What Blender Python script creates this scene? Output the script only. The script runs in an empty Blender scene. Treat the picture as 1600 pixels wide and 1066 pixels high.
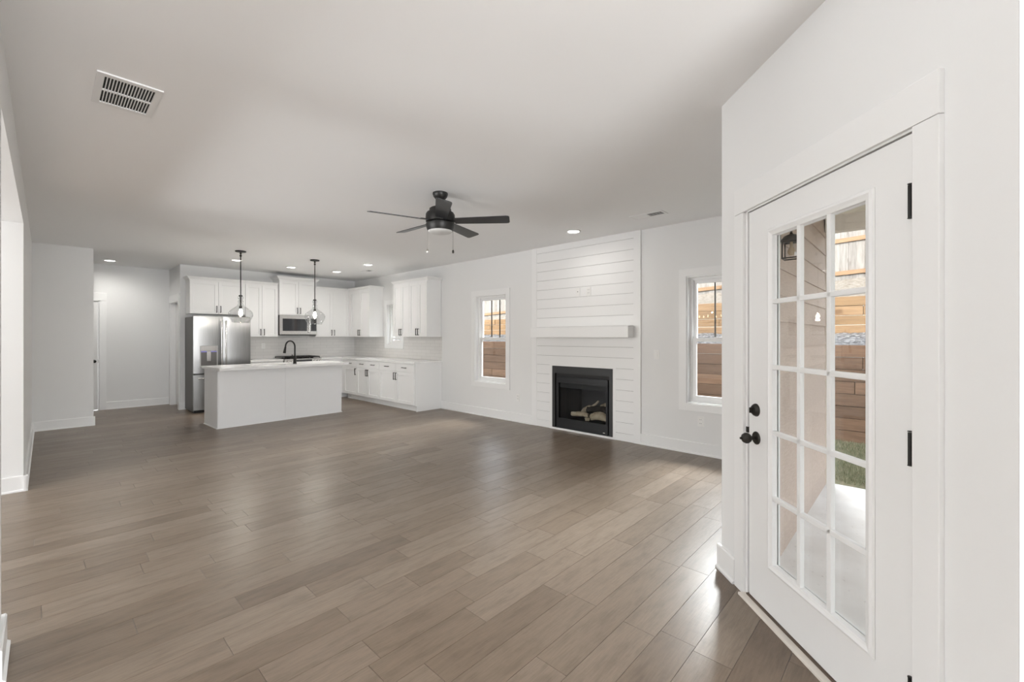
import bpy, bmesh, math, random
from mathutils import Vector, Matrix

random.seed(11)
C = bpy.context.scene.collection
PI = math.pi
R = math.radians
SQ = math.sqrt(2)

# ------------------------------------------------------------------ camera, sky, sun, daylight, exposure
CAM_H = 1.375
cd = bpy.data.cameras.new('camera'); cam = bpy.data.objects.new('camera', cd); C.objects.link(cam)
cam.location = (0, 0, CAM_H); cam.rotation_euler = (R(90), 0, -R(47.0))
cd.sensor_width = 36; cd.lens = 680 / 1600 * 36; cd.shift_y = -6.7 / 1600; cd.clip_start = .02
bpy.context.scene.camera = cam
vs = bpy.context.scene.view_settings
vs.view_transform = 'Standard'; vs.look = 'None'; vs.gamma = 1; vs.exposure = 0.18
try: vs.use_curve_mapping = False
except Exception: pass

w = bpy.data.worlds.new('sky'); bpy.context.scene.world = w; w.use_nodes = True
nt = w.node_tree; bg = nt.nodes['Background']
sky = nt.nodes.new('ShaderNodeTexSky'); sky.sky_type = 'NISHITA'; sky.sun_disc = False
sky.sun_elevation = R(40); sky.sun_rotation = R(270); sky.dust_density = 2.0; sky.air_density = 1.0
hs = nt.nodes.new('ShaderNodeHueSaturation'); hs.inputs['Saturation'].default_value = .3
nt.links.new(sky.outputs[0], hs.inputs['Color']); nt.links.new(hs.outputs[0], bg.inputs[0]); bg.inputs[1].default_value = .85

def light(name, kind, loc, power, col=(1, 1, 1), rot=(0, 0, 0), parent=None, **kw):
    l = bpy.data.lights.new(name, kind); l.energy = power; l.color = col
    for k, v in kw.items(): setattr(l, k, v)
    o = bpy.data.objects.new(name, l); o.location = loc; o.rotation_euler = rot; C.objects.link(o)
    if parent: o.parent = parent
    return o
light('sun', 'SUN', (-10, 4, 12), .45, (1, .9, .76), (0, -R(50), 0), angle=R(.6))          # shines towards +x
# area lamps stand in for daylight at unseen rear and dining window openings
light('daylight_rear', 'AREA', (-.35, -3.42, 1.4), 245, (.965, .985, 1), (R(90), 0, 0), shape='RECTANGLE', size=1.4, size_y=1.8)
for y, pw in ((1.55, 118), (5.36, 70), (8.37, 80)):               # added unseen panels standing in for bright sky, shining in through the fireplace-wall windows
    light('skylight_window', 'AREA', (7.2, y, 2.85), pw, (.97, .985, 1), (0, R(62), 0), shape='RECTANGLE', size=.8, size_y=1.2, spread=R(76))
for y, wd in ((3.75, 1.4), (6.5, 1.7)):
    light('daylight_dining', 'AREA', (-4.3, y, 1.45), 22 * wd, (.965, .985, 1), (R(90), 0, -R(90)), shape='RECTANGLE', size=wd, size_y=1.9)
# added upward lamp simulating sunlit ground outside, to lift the ceiling
light('groundlight_dining', 'AREA', (-10.2, 3.0, -.15), 9300, (.965, .985, 1), (PI, 0, 0), shape='RECTANGLE', size=8, size_y=14)

# ------------------------------------------------------------------ materials
def mat(name, col, rough=.5, metal=0., spec=.5, **kw):
    m = bpy.data.materials.new(name); m.use_nodes = True
    b = m.node_tree.nodes['Principled BSDF']
    b.inputs['Base Color'].default_value = (*col, 1); b.inputs['Roughness'].default_value = rough
    b.inputs['Metallic'].default_value = metal; b.inputs['Specular IOR Level'].default_value = spec
    for k, v in kw.items(): b.inputs[k].default_value = v
    return m
def N(m, t, **kw):
    n = m.node_tree.nodes.new(t)
    for k, v in kw.items(): setattr(n, k, v)
    return n
def L(m, a, b): m.node_tree.links.new(a, b)
def bsdf(m): return m.node_tree.nodes['Principled BSDF']
def coords(m, scale=(1, 1, 1), kind='Object'):
    t = N(m, 'ShaderNodeTexCoord'); p = N(m, 'ShaderNodeMapping'); p.inputs['Scale'].default_value = scale
    L(m, t.outputs[kind], p.inputs[0]); return p.outputs[0]
def bump(m, h, strength, dist=.01):
    b = N(m, 'ShaderNodeBump'); b.inputs['Strength'].default_value = strength; b.inputs['Distance'].default_value = dist
    L(m, h, b.inputs['Height']); L(m, b.outputs[0], bsdf(m).inputs['Normal'])
def noise(m, vec, scale, detail=4, rough=.55):
    n = N(m, 'ShaderNodeTexNoise'); n.inputs['Scale'].default_value = scale; n.inputs['Detail'].default_value = detail
    n.inputs['Roughness'].default_value = rough; L(m, vec, n.inputs['Vector']); return n
def ramp(m, fac, stops):
    r = N(m, 'ShaderNodeValToRGB'); e = r.color_ramp.elements
    while len(e) < len(stops): e.new(.5)
    for q, (p, c) in zip(e, stops): q.position = p; q.color = (*c, 1)
    L(m, fac, r.inputs[0]); return r.outputs[0]
def mixc(m, a, b, fac, mode='MULTIPLY'):
    x = N(m, 'ShaderNodeMix', data_type='RGBA', blend_type=mode)
    if isinstance(fac, float): x.inputs[0].default_value = fac
    else: L(m, fac, x.inputs[0])
    for s, i in ((a, 6), (b, 7)):
        if isinstance(s, tuple): x.inputs[i].default_value = (*s, 1)
        else: L(m, s, x.inputs[i])
    return x.outputs[2]

def paint(name, col, rough=.6, b=.04):
    m = mat(name, col, rough, spec=.35); n = noise(m, coords(m), 180, 2); bump(m, n.outputs[0], b, .002); return m
M = {}
M['wall'] = paint('wall_paint', (.82, .82, .815))
M['ceil'] = paint('ceiling_paint', (.93, .93, .93), .8)
M['trim'] = mat('trim_paint', (.86, .86, .855), .35)
M['cab'] = mat('cabinet_paint', (.85, .848, .84), .38)
M['island'] = mat('island_paint', (.84, .84, .84), .42)
M['quartz'] = mat('white_quartz', (.86, .855, .845), .12)
q = noise(M['quartz'], coords(M['quartz']), 7, 6); L(M['quartz'], ramp(M['quartz'], q.outputs[0], [(.3, (.80, .80, .79)), (.55, (.88, .875, .865))]), bsdf(M['quartz']).inputs['Base Color'])
M['black'] = mat('black_metal', (.022, .021, .02), .38, .6)
M['bronze'] = mat('dark_bronze', (.045, .042, .038), .4, .7)
M['fanmetal'] = mat('matte_black_metal', (.03, .029, .028), .42, .5)
M['blade'] = mat('fan_blade', (.028, .030, .033), .32, 0, .6)
M['firemetal'] = mat('fireplace_black', (.032, .033, .034), .45, .3)
M['firedoor'] = mat('fireplace_door_black', (.018, .019, .021), .35, .3)
M['firebox'] = mat('firebox_brick_panel', (.03, .03, .031), .85)
m = M['firebox']; br = N(m, 'ShaderNodeTexBrick'); br.inputs['Scale'].default_value = 6; br.inputs['Color1'].default_value = (.085, .087, .09, 1)
br.inputs['Color2'].default_value = (.10, .102, .105, 1); br.inputs['Mortar'].default_value = (.07, .07, .072, 1); br.inputs['Mortar Size'].default_value = .012
L(m, coords(m, (1, 1, 1)), br.inputs[0]); L(m, br.outputs[0], bsdf(m).inputs[0])
M['steel'] = mat('brushed_stainless', (.56, .55, .535), .2, 1.0)
m = M['steel']; n = noise(m, coords(m, (160, 160, 1.2)), 3, 3); L(m, ramp(m, n.outputs[0], [(.3, (.21, .207, .204)), (.7, (.29, .287, .283))]), bsdf(m).inputs[0])
bsdf(m).inputs['Anisotropic'].default_value = .85; bsdf(m).inputs['Roughness'].default_value = .3
M['steel2'] = mat('bright_stainless', (.66, .65, .64), .22, 1.0)
M['fridgeside'] = mat('fridge_side_grey', (.13, .125, .12), .45, .3)
M['dark'] = mat('dark_recess', (.015, .015, .015), .7)
M['gap'] = mat('shadow_gap_board', (.30, .29, .28), .9)
M['blackglass'] = mat('black_glass', (.012, .014, .018), .06, 0, .8)
M['grey'] = mat('grey_plastic', (.42, .42, .42), .4)
M['plate'] = mat('white_plastic', (.86, .855, .84), .4)
M['slot'] = mat('outlet_slot', (.12, .12, .12), .6)
M['nickel'] = mat('satin_nickel', (.6, .58, .55), .3, 1)
M['sill'] = mat('threshold_wood', (.80, .75, .68), .5)
M['weather'] = mat('weatherstrip', (.10, .07, .05), .7)
M['slab'] = mat('concrete', (.56, .545, .52), .9)
m = M['slab']; n = noise(m, coords(m), 3, 7); n2 = noise(m, coords(m), 45, 2)
L(m, mixc(m, ramp(m, n.outputs[0], [(.35, (.74, .72, .695)), (.65, (.84, .83, .815))]), ramp(m, n2.outputs[0], [(.27, (.75, .74, .72)), (.33, (1, 1, 1))]), 1.0), bsdf(m).inputs[0])
M['soffit'] = mat('soffit_paint', (.78, .72, .60), .7)
M['exttrim'] = mat('exterior_trim_paint', (.80, .74, .66), .6)
M['chase'] = mat('exterior_paint', (.3, .22, .18), .8)
M['siding'] = mat('lap_siding', (.31, .235, .195), .75)
m = M['siding']; n = noise(m, coords(m, (3, 3, 40)), 4, 5); g = N(m, 'ShaderNodeNewGeometry')
L(m, mixc(m, ramp(m, n.outputs[0], [(.3, (.42, .335, .28)), (.7, (.52, .425, .365))]), ramp(m, g.outputs['Random Per Island'], [(0, (.92, .92, .92)), (1, (1.04, 1.04, 1.04))]), 1.0), bsdf(m).inputs[0]); bump(m, n.outputs[0], .25, .004)

def glass(name, tint=(1, 1, 1), ior=1.45, boost=0.):
    m = bpy.data.materials.new(name); m.use_nodes = True; t = m.node_tree; t.nodes.remove(t.nodes['Principled BSDF'])
    tr = N(m, 'ShaderNodeBsdfTransparent'); tr.inputs[0].default_value = (*tint, 1)
    gl = N(m, 'ShaderNodeBsdfGlossy'); gl.inputs['Roughness'].default_value = .01
    # Schlick reflectance, the same from both faces of the sheet
    g = N(m, 'ShaderNodeNewGeometry'); dt = N(m, 'ShaderNodeVectorMath', operation='DOT_PRODUCT'); L(m, g.outputs['Incoming'], dt.inputs[0]); L(m, g.outputs['Normal'], dt.inputs[1])
    ab = N(m, 'ShaderNodeMath', operation='ABSOLUTE'); L(m, dt.outputs['Value'], ab.inputs[0])
    om = N(m, 'ShaderNodeMath', operation='SUBTRACT'); om.inputs[0].default_value = 1; L(m, ab.outputs[0], om.inputs[1])
    pw = N(m, 'ShaderNodeMath', operation='POWER'); pw.inputs[1].default_value = 5; L(m, om.outputs[0], pw.inputs[0])
    f0 = ((ior - 1) / (ior + 1)) ** 2; mx = N(m, 'ShaderNodeMixShader')
    a = N(m, 'ShaderNodeMath', operation='MULTIPLY_ADD'); a.inputs[1].default_value = 1 - f0; a.inputs[2].default_value = f0 + boost; a.use_clamp = True
    L(m, pw.outputs[0], a.inputs[0]); L(m, a.outputs[0], mx.inputs[0]); L(m, tr.outputs[0], mx.inputs[1]); L(m, gl.outputs[0], mx.inputs[2])
    L(m, mx.outputs[0], t.nodes['Material Output'].inputs[0]); return m
M['glass'] = glass('window_glass', (.97, .98, .97))
M['fireglass'] = glass('fireplace_glass', (.86, .87, .88), 1.3, 0.)
M['clearglass'] = glass('pendant_glass', (.90, .905, .91), 1.5, .05)
def emit(name, col, s):
    m = mat(name, col, .5); b = bsdf(m); b.inputs['Emission Color'].default_value = (*col, 1); b.inputs['Emission Strength'].default_value = s; return m
M['lens'] = emit('lamp_lens', (1, .97, .91), 9)
M['bulb'] = emit('lit_bulb', (1, .93, .8), 30)
M['candle'] = emit('candle_bulb', (1, .85, .6), 12)
M['led'] = emit('dispenser_led', (.22, .2, .55), .3)
M['opal'] = mat('frosted_glass', (.66, .66, .65), .35)
M['amber'] = mat('amber_bulb', (.75, .55, .32), .15, Alpha=.55)

# floor boards: each board an island of its own
m = M['floor'] = mat('oak_floor', (.13, .1, .08), .34, spec=.42)
g = N(m, 'ShaderNodeNewGeometry'); tc = N(m, 'ShaderNodeTexCoord')
off = N(m, 'ShaderNodeVectorMath', operation='MULTIPLY_ADD'); off.inputs[1].default_value = (37, 53, 19)
L(m, g.outputs['Random Per Island'], off.inputs[0]); L(m, tc.outputs['Object'], off.inputs[2])
def fmap(s):
    p = N(m, 'ShaderNodeMapping'); p.inputs['Scale'].default_value = s; L(m, off.outputs[0], p.inputs[0]); return p.outputs[0]
base = ramp(m, g.outputs['Random Per Island'], [(0, (.160, .119, .086)), (.35, (.188, .143, .105)), (.7, (.204, .157, .118)), (1, (.230, .181, .139))])
n1 = noise(m, fmap((2.2, 9, 1)), 2.2, 5, .6); n2 = noise(m, fmap((5, 70, 1)), 2.0, 4, .65); n3 = noise(m, fmap((1.6, 4, 1)), 3, 2)
c1 = mixc(m, base, ramp(m, n1.outputs[0], [(.28, (.72, .70, .67)), (.5, (1, 1, 1)), (.75, (1.14, 1.13, 1.12))]), .85)
c2 = mixc(m, c1, ramp(m, n2.outputs[0], [(.3, (.84, .83, .82)), (.6, (1.05, 1.05, 1.05))]), .8)
L(m, c2, bsdf(m).inputs[0])
L(m, ramp(m, n2.outputs[0], [(.2, (.37, .37, .37)), (.8, (.28, .28, .28))]), bsdf(m).inputs['Roughness'])
n4 = noise(m, fmap((30, 4, 1)), 1.2, 2)
ad = N(m, 'ShaderNodeMath', operation='ADD'); L(m, n2.outputs[0], ad.inputs[0]); L(m, n4.outputs[0], ad.inputs[1])
bump(m, ad.outputs[0], .10, .004)

# subway tile
def tilemat(name, sx):
    m = mat(name, (.8, .79, .77), .15); br = N(m, 'ShaderNodeTexBrick'); br.inputs['Scale'].default_value = 1
    br.inputs['Color1'].default_value = (.76, .745, .725, 1); br.inputs['Color2'].default_value = (.72, .705, .685, 1); br.inputs['Mortar'].default_value = (.60, .585, .565, 1)
    br.inputs['Mortar Size'].default_value = .0025; br.inputs['Brick Width'].default_value = .30; br.inputs['Row Height'].default_value = .0655; br.inputs['Mortar Smooth'].default_value = .3
    t = N(m, 'ShaderNodeTexCoord'); s = N(m, 'ShaderNodeSeparateXYZ'); c = N(m, 'ShaderNodeCombineXYZ')
    L(m, t.outputs['Object'], s.inputs[0]); L(m, s.outputs[sx], c.inputs[0]); L(m, s.outputs[2], c.inputs[1]); L(m, c.outputs[0], br.inputs[0])
    L(m, br.outputs[0], bsdf(m).inputs[0]); inv = N(m, 'ShaderNodeMath', operation='SUBTRACT'); inv.inputs[0].default_value = 1
    L(m, br.outputs['Fac'], inv.inputs[1]); bump(m, inv.outputs[0], .5, .002); return m
M['tileX'] = tilemat('subway_tile', 0); M['tileY'] = tilemat('subway_tile_side', 1)

def timber(name, stops, along=1):
    m = mat(name, stops[1], .8); g = N(m, 'ShaderNodeNewGeometry'); tc = N(m, 'ShaderNodeTexCoord')
    o = N(m, 'ShaderNodeVectorMath', operation='MULTIPLY_ADD'); o.inputs[1].default_value = (17, 31, 23)
    L(m, g.outputs['Random Per Island'], o.inputs[0]); L(m, tc.outputs['Object'], o.inputs[2])
    p = N(m, 'ShaderNodeMapping'); s = [16, 16, 16]; s[along] = 1.3; p.inputs['Scale'].default_value = s; L(m, o.outputs[0], p.inputs[0])
    n = noise(m, p.outputs[0], 2, 5, .65); c = ramp(m, g.outputs['Random Per Island'], [(0, stops[0]), (.5, stops[1]), (1, stops[2])])
    p2 = N(m, 'ShaderNodeMapping'); s2 = [5, 5, 5]; s2[along] = 2; p2.inputs['Scale'].default_value = s2; L(m, o.outputs[0], p2.inputs[0])
    k = noise(m, p2.outputs[0], 1.6, 1)
    c = mixc(m, c, ramp(m, n.outputs[0], [(.25, (.6, .57, .54)), (.6, (1.1, 1.1, 1.1))]), .9)
    c = mixc(m, c, ramp(m, k.outputs[0], [(.24, (.45, .38, .32)), (.32, (1, 1, 1))]), .8)
    L(m, c, bsdf(m).inputs[0]); bump(m, n.outputs[0], .3, .006); return m
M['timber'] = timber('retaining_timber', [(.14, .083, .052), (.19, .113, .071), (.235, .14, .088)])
M['timber2'] = timber('upper_retaining_timber', [(.28, .175, .085), (.33, .205, .105), (.37, .235, .125)])  # upper wall's sunlit tone put into these lighter orange stops
M['picket'] = timber('fence_picket', [(.235, .22, .205), (.28, .265, .245), (.32, .30, .28)], 2)
M['rail'] = timber('fence_rail', [(.27, .17, .09), (.30, .19, .11), (.33, .21, .12)])
m = M['gravel'] = mat('gravel', (.3, .3, .31), .9); v = N(m, 'ShaderNodeTexVoronoi'); v.inputs['Scale'].default_value = 22; L(m, coords(m), v.inputs['Vector'])
sx = N(m, 'ShaderNodeSeparateColor'); L(m, v.outputs['Color'], sx.inputs[0]); L(m, ramp(m, sx.outputs[0], [(0, (.11, .108, .105)), (.6, (.25, .245, .24)), (1, (.45, .44, .43))]), bsdf(m).inputs[0]); bump(m, v.outputs['Distance'], 1, .05)
m = M['straw'] = mat('straw_mulch', (.5, .42, .33), .95); n = noise(m, coords(m, (1, 1, 1)), 14, 6, .8)
L(m, ramp(m, n.outputs[0], [(.32, (.14, .11, .08)), (.46, (.30, .26, .21)), (.65, (.42, .38, .33))]), bsdf(m).inputs[0]); bump(m, n.outputs[0], 1, .05)
m = M['soil'] = mat('lawn_soil', (.16, .16, .09), .95); n = noise(m, coords(m), 12, 5); L(m, ramp(m, n.outputs[0], [(.35, (.10, .12, .05)), (.65, (.24, .20, .13))]), bsdf(m).inputs[0])
m = M['grass'] = mat('grass_blade', (.17, .2, .1), .8); g = N(m, 'ShaderNodeNewGeometry'); L(m, ramp(m, g.outputs['Random Per Island'], [(0, (.15, .165, .085)), (.6, (.235, .24, .145)), (1, (.42, .38, .26))]), bsdf(m).inputs[0])
m = M['logwood'] = mat('ceramic_log', (.45, .36, .24), .9); n = noise(m, coords(m, (1, 1, 1)), 9, 6, .7); L(m, ramp(m, n.outputs[0], [(.30, (.16, .12, .08)), (.44, (.55, .45, .31)), (.7, (.74, .64, .48))]), bsdf(m).inputs[0]); bump(m, n.outputs[0], 1, .02)
M['char'] = mat('charred_log', (.05, .045, .04), .95); n = noise(M['char'], coords(M['char']), 20, 5); bump(M['char'], n.outputs[0], 1, .02)

# ------------------------------------------------------------------ mesh builder
class MB:
    def __init__(s): s.bm = bmesh.new()
    def box(s, x0, x1, y0, y1, z0, z1, bev=0., seg=2):
        x0, x1 = min(x0, x1), max(x0, x1); y0, y1 = min(y0, y1), max(y0, y1); z0, z1 = min(z0, z1), max(z0, z1)
        r = bmesh.ops.create_cube(s.bm, size=1, matrix=Matrix.Translation(((x0 + x1) / 2, (y0 + y1) / 2, (z0 + z1) / 2)) @ Matrix.Diagonal((x1 - x0, y1 - y0, z1 - z0, 1)))
        if bev: bmesh.ops.bevel(s.bm, geom=list({e for v in r['verts'] for e in v.link_edges}), offset=bev, segments=seg, affect='EDGES', profile=.6)
        return s
    def poly(s, pts): return s.bm.faces.new([s.bm.verts.new(p) for p in pts])
    def prism(s, pts, z0, z1):
        a = [s.bm.verts.new((p[0], p[1], z0)) for p in pts]; b = [s.bm.verts.new((p[0], p[1], z1)) for p in pts]; n = len(pts)
        s.bm.faces.new(a[::-1]); s.bm.faces.new(b)
        for i in range(n): s.bm.faces.new((a[i], a[(i + 1) % n], b[(i + 1) % n], b[i]))
        return s
    def loft(s, rings, cap0=True, cap1=True, closed=True):
        vv = [[s.bm.verts.new(p) for p in r] for r in rings]; n = len(rings[0])
        for a, b in zip(vv, vv[1:]):
            for i in range(n if closed else n - 1): s.bm.faces.new((a[i], a[(i + 1) % n], b[(i + 1) % n], b[i]))
        if cap0: s.bm.faces.new(vv[0][::-1])
        if cap1: s.bm.faces.new(vv[-1])
        return s
    def lathe(s, prof, c=(0, 0, 0), seg=32, axis='z', cap=True):
        rings = []
        for r, h in prof:
            r = max(r, .0004); ring = []
            for i in range(seg):
                a = 2 * PI * i / seg; u, v = r * math.cos(a), r * math.sin(a)
                ring.append({'z': (c[0] + u, c[1] + v, c[2] + h), 'y': (c[0] + u, c[1] + h, c[2] - v), 'x': (c[0] + h, c[1] + u, c[2] + v)}[axis])
            rings.append(ring)
        return s.loft(rings, cap, cap)
    def tube(s, path, r, seg=12, radii=None):
        path = [Vector(p) for p in path]; rings = []
        up = Vector((0, 0, 1))
        for i, p in enumerate(path):
            t = (path[min(i + 1, len(path) - 1)] - path[max(i - 1, 0)]).normalized()
            a = up if abs(t.dot(up)) < .95 else Vector((1, 0, 0))
            if i: a = prev
            n = (a - t * a.dot(t)).normalized(); prev = n; b = t.cross(n); rr = radii[i] if radii else r
            rings.append([p + (n * math.cos(2 * PI * k / seg) + b * math.sin(2 * PI * k / seg)) * rr for k in range(seg)])
        return s.loft(rings)
    def cells(s, xs, zs, solid, y0, y1):
        # slab in the x-z plane from y0 to y1 with rectangular holes
        P = {}
        def v(i, j, k):
            if (i, j, k) not in P: P[i, j, k] = s.bm.verts.new((xs[i], (y0, y1)[k], zs[j]))
            return P[i, j, k]
        nx, nz = len(xs) - 1, len(zs) - 1
        S = lambda i, j: 0 <= i < nx and 0 <= j < nz and solid(i, j)
        for i in range(nx):
            for j in range(nz):
                if not S(i, j): continue
                s.bm.faces.new((v(i, j, 0), v(i + 1, j, 0), v(i + 1, j + 1, 0), v(i, j + 1, 0)))
                s.bm.faces.new((v(i, j, 1), v(i, j + 1, 1), v(i + 1, j + 1, 1), v(i + 1, j, 1)))
                if not S(i - 1, j): s.bm.faces.new((v(i, j, 0), v(i, j + 1, 0), v(i, j + 1, 1), v(i, j, 1)))
                if not S(i + 1, j): s.bm.faces.new((v(i + 1, j, 0), v(i + 1, j, 1), v(i + 1, j + 1, 1), v(i + 1, j + 1, 0)))
                if not S(i, j - 1): s.bm.faces.new((v(i, j, 0), v(i, j, 1), v(i + 1, j, 1), v(i + 1, j, 0)))
                if not S(i, j + 1): s.bm.faces.new((v(i, j + 1, 0), v(i + 1, j + 1, 0), v(i + 1, j + 1, 1), v(i, j + 1, 1)))
        return s
    def slab(s, x0, x1, z0, z1, y0, y1, holes=()):
        xs = sorted({x0, x1, *[h[0] for h in holes], *[h[1] for h in holes]}); zs = sorted({z0, z1, *[h[2] for h in holes], *[h[3] for h in holes]})
        def solid(i, j):
            cx, cz = (xs[i] + xs[i + 1]) / 2, (zs[j] + zs[j + 1]) / 2
            return not any(h[0] < cx < h[1] and h[2] < cz < h[3] for h in holes)
        return s.cells(xs, zs, solid, y0, y1)
    def ring(s, x0, x1, z0, z1, wd, y0, y1): return s.slab(x0, x1, z0, z1, y0, y1, [(x0 + wd, x1 - wd, z0 + wd, z1 - wd)])
    def build(s, name, material, parent=None, smooth=False, loc=None, rot=0, norm=True):
        if norm: bmesh.ops.recalc_face_normals(s.bm, faces=s.bm.faces[:])
        me = bpy.data.meshes.new(name); s.bm.to_mesh(me); s.bm.free()
        me.materials.append(material if not isinstance(material, str) else M[material])
        if smooth: me.shade_smooth(); me.set_sharp_from_angle(angle=R(38))
        o = bpy.data.objects.new(name, me); C.objects.link(o)
        if parent: o.parent = parent
        if loc is not None: o.location = loc; o.rotation_euler = (0, 0, rot)
        return o

def tag(o, label, cat=None, group=None, kind=None):
    o['label'] = label
    if cat: o['category'] = cat
    if group: o['group'] = group
    if kind: o['kind'] = kind
    return o
def thing(name, label, cat, loc=(0, 0, 0), rot=0, group=None, kind=None):
    o = bpy.data.objects.new(name, None); o.empty_display_size = .1; C.objects.link(o); o.location = loc; o.rotation_euler = (0, 0, rot)
    return tag(o, label, cat, group, kind)
def dup(root, loc, rot=None, label=None):
    def cp(o, parent):
        c = o.copy(); C.objects.link(c); c.parent = parent
        for ch in list(o.children): cp(ch, c)
        return c
    r = cp(root, None); r.location = loc
    if rot is not None: r.rotation_euler = (0, 0, rot)
    if label: r['label'] = label
    return r
def struct(name, mb, m, label, loc=(0, 0, 0), rot=0, cat=None, smooth=False):
    o = mb.build(name, m, None, smooth, loc, rot); o['kind'] = 'structure'; o['label'] = label; o['category'] = cat or name.split('_')[0]; return o
BACK, RIGHT, DOOR, LEFT, REAR = 0, -R(90), -R(135), R(90), PI       # wall frames: x to the right seen from inside, +y outward

# ------------------------------------------------------------------ the shell
H = 2.74
XR, YK, YH, XL, XP = 5.20, 10.15, 11.2, -.133, 1.73
S0 = (.9425, -.9425, 0)          # door wall frame: local x = -s

# floor of separate boards (one mesh), clipped along the angled wall
mb = MB(); y = -3.6; W = .16
while y < 11.3:
    y1 = y + W; x = -4.4 + random.uniform(-.9, 0); xm = 5.29 if y1 > .80 else (min(y1 + 1.90, 5.29) if y1 > -.2 else 1.75)
    while x < xm:
        x1 = min(x + random.choice((.42, .55, .7, .85, .95, 1.1, 1.22)) * random.uniform(.92, 1.08), xm)
        if xm - x1 < .12: x1 = xm
        g = .0009; a = mb.poly([(x + g, y + g, 0), (x1 - g, y + g, 0), (x1 - g, y1 - g, 0), (x + g, y1 - g, 0)])
        r = bmesh.ops.extrude_face_region(mb.bm, geom=[a])          # bevelled board edge below
        low = [v for v in r['geom'] if isinstance(v, bmesh.types.BMVert)]
        for v in low: v.co.z = -.006
        x = x1
    y = y1
floor = mb.build('floor', 'floor'); floor['kind'] = 'structure'; tag(floor, 'dark brown wide plank wood floor', 'floor')
NOTCH = [(-4.6, -3.7), (1.80, -3.7), (1.80, -.26), (2.80, .74), (5.32, .74), (5.32, 11.3), (-4.6, 11.3)]
struct('subfloor', MB().prism(NOTCH, -.09, -.0035), 'gap', 'dark board showing in the joints of the wood floor', cat='floor')
struct('ceiling', MB().prism(NOTCH, H, H + .1), 'ceil', 'flat white painted ceiling', cat='ceiling')

W1 = (-5.74, -4.98, .59, 2.09); W2 = (-2.01, -1.25, .59, 2.09); WK = (-8.65, -8.08, 1.205, 2.09); FB = (-3.975, -3.025, .034, .87)
struct('wall_right', MB().slab(-10.15, -.69, 0, H, 0, .16, [W1, W2, WK, FB]), 'wall', 'white right wall holding the fireplace and the windows', (XR, 0, 0), RIGHT, 'wall')
struct('wall_kitchen', MB().slab(XP + .115, XR + .16, 0, H, 0, .14), 'wall', 'white wall behind the refrigerator and the range', (0, YK, 0), BACK, 'wall')
struct('wall_hall', MB().slab(-2.1, XP + .12, 0, H, 0, .12, [(-.12, .69, 0, 2.045)]), 'wall', 'white wall at the end of the hall past the kitchen', (0, YH, 0), BACK, 'wall')
PD = (-11.02, -10.28, 0, 2.045)
struct('wall_pantry', MB().slab(-YH, -YK, 0, H, 0, .115, [PD]), 'wall', 'short white wall with a door beside the refrigerator', (XP, 0, 0), RIGHT, 'wall')
struct('wall_stub', MB().box(-.45, .51, 9.35, 9.47, 0, H), 'wall', 'grey shaded white wall stub ending left of the hall', cat='wall')
struct('wall_left', MB().box(-.433, XL, 5.84, 9.36, 0, H).box(-.433, XL, 2.66, 2.96, 0, H).box(-.433, XL, 2.96, 5.84, 2.39, H).box(-.433, XL, -3.5, 2.66, 2.39, H), 'wall', 'white left wall with wide openings and a header', cat='wall')
DL = (-2.27, -1.33, 0, 2.045)
struct('wall_door', MB().slab(-2.533, -1.065, 0, H, 0, .16, [DL]), 'wall', 'white angled wall holding the glazed patio door', S0, DOOR, 'wall')
struct('wall_return', MB().box(2.735, 5.36, .80, .85, 0, H), 'wall', 'white wall running back behind the angled door wall', cat='wall')
struct('wall_rear_right', MB().box(1.695, 1.80, -3.5, -.19, 0, H), 'wall', 'white wall meeting the angled door wall beside the camera', cat='wall')
struct('wall_rear', MB().slab(-1.80, 3.6, 0, H, 0, .12, [(-.35, 1.05, .5, 2.3)]), 'wall', 'white rear wall with a wide window opening', (0, -3.5, 0), REAR, 'wall')
struct('wall_rear_left', MB().box(-4.48, -3.6, -3.62, -3.5, 0, H), 'wall', 'white wall closing the rear corner of the dining side', cat='wall')
struct('wall_dining', MB().slab(-3.6, 7.5, 0, H, 0, .12, [(3.05, 4.45, .5, 2.4), (5.65, 7.35, .5, 2.4)]), 'wall', 'white dining room wall with two window openings', (-4.36, 0, 0), LEFT, 'wall')
struct('wall_dining_side', MB().box(-4.4, -.433, 7.4, 7.52, 0, H), 'wall', 'white side walls of the dining room', cat='wall')
struct('wall_hall_left', MB().box(-2.1, -1.98, 9.3, 11.3, 0, H).box(-2.1, -.43, 9.35, 9.47, 0, H), 'wall', 'white walls closing the hall', cat='wall')

# baseboards
def board_run(mb, x0, x1, h=.14, y=0):
    # profile with eased top and a shoe, x along wall, sticking out to -y
    pr = [(y, 0), (y - .027, 0), (y - .027, .012), (y - .017, .02), (y - .017, h - .006), (y - .012, h), (y, h)]
    return mb.loft([[(x0, p[0], p[1]) for p in pr], [(x1, p[0], p[1]) for p in pr]])
def baseboard(side, runs, loc, rot, label):
    mb = MB()
    for a, b in runs: board_run(mb, a, b)
    return struct('baseboard_' + side, mb, 'trim', label, loc, rot, 'baseboard')
baseboard('right', [(-6.69, -4.407), (-2.588, -.85)], (XR, 0, 0), RIGHT, 'white baseboard along the fireplace wall')
baseboard('hall', [(.785, XP)], (0, YH, 0), BACK, 'white baseboard at the foot of the hall end wall')
baseboard('stub', [(XL, .527)], (0, 9.35, 0), BACK, 'white baseboard on the wall stub left of the hall')
baseboard('left', [(5.81, 9.35)], (XL, 0, 0), LEFT, 'white baseboard running along the left wall toward the hall')
baseboard('opening', [(-.433, XL + .027)], (0, 5.84, 0), BACK, 'white baseboard on the jamb of the left opening')
baseboard('near_left', [(2.64, 2.98)], (XL, 0, 0), LEFT, 'white baseboard end on the near left wall')
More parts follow.
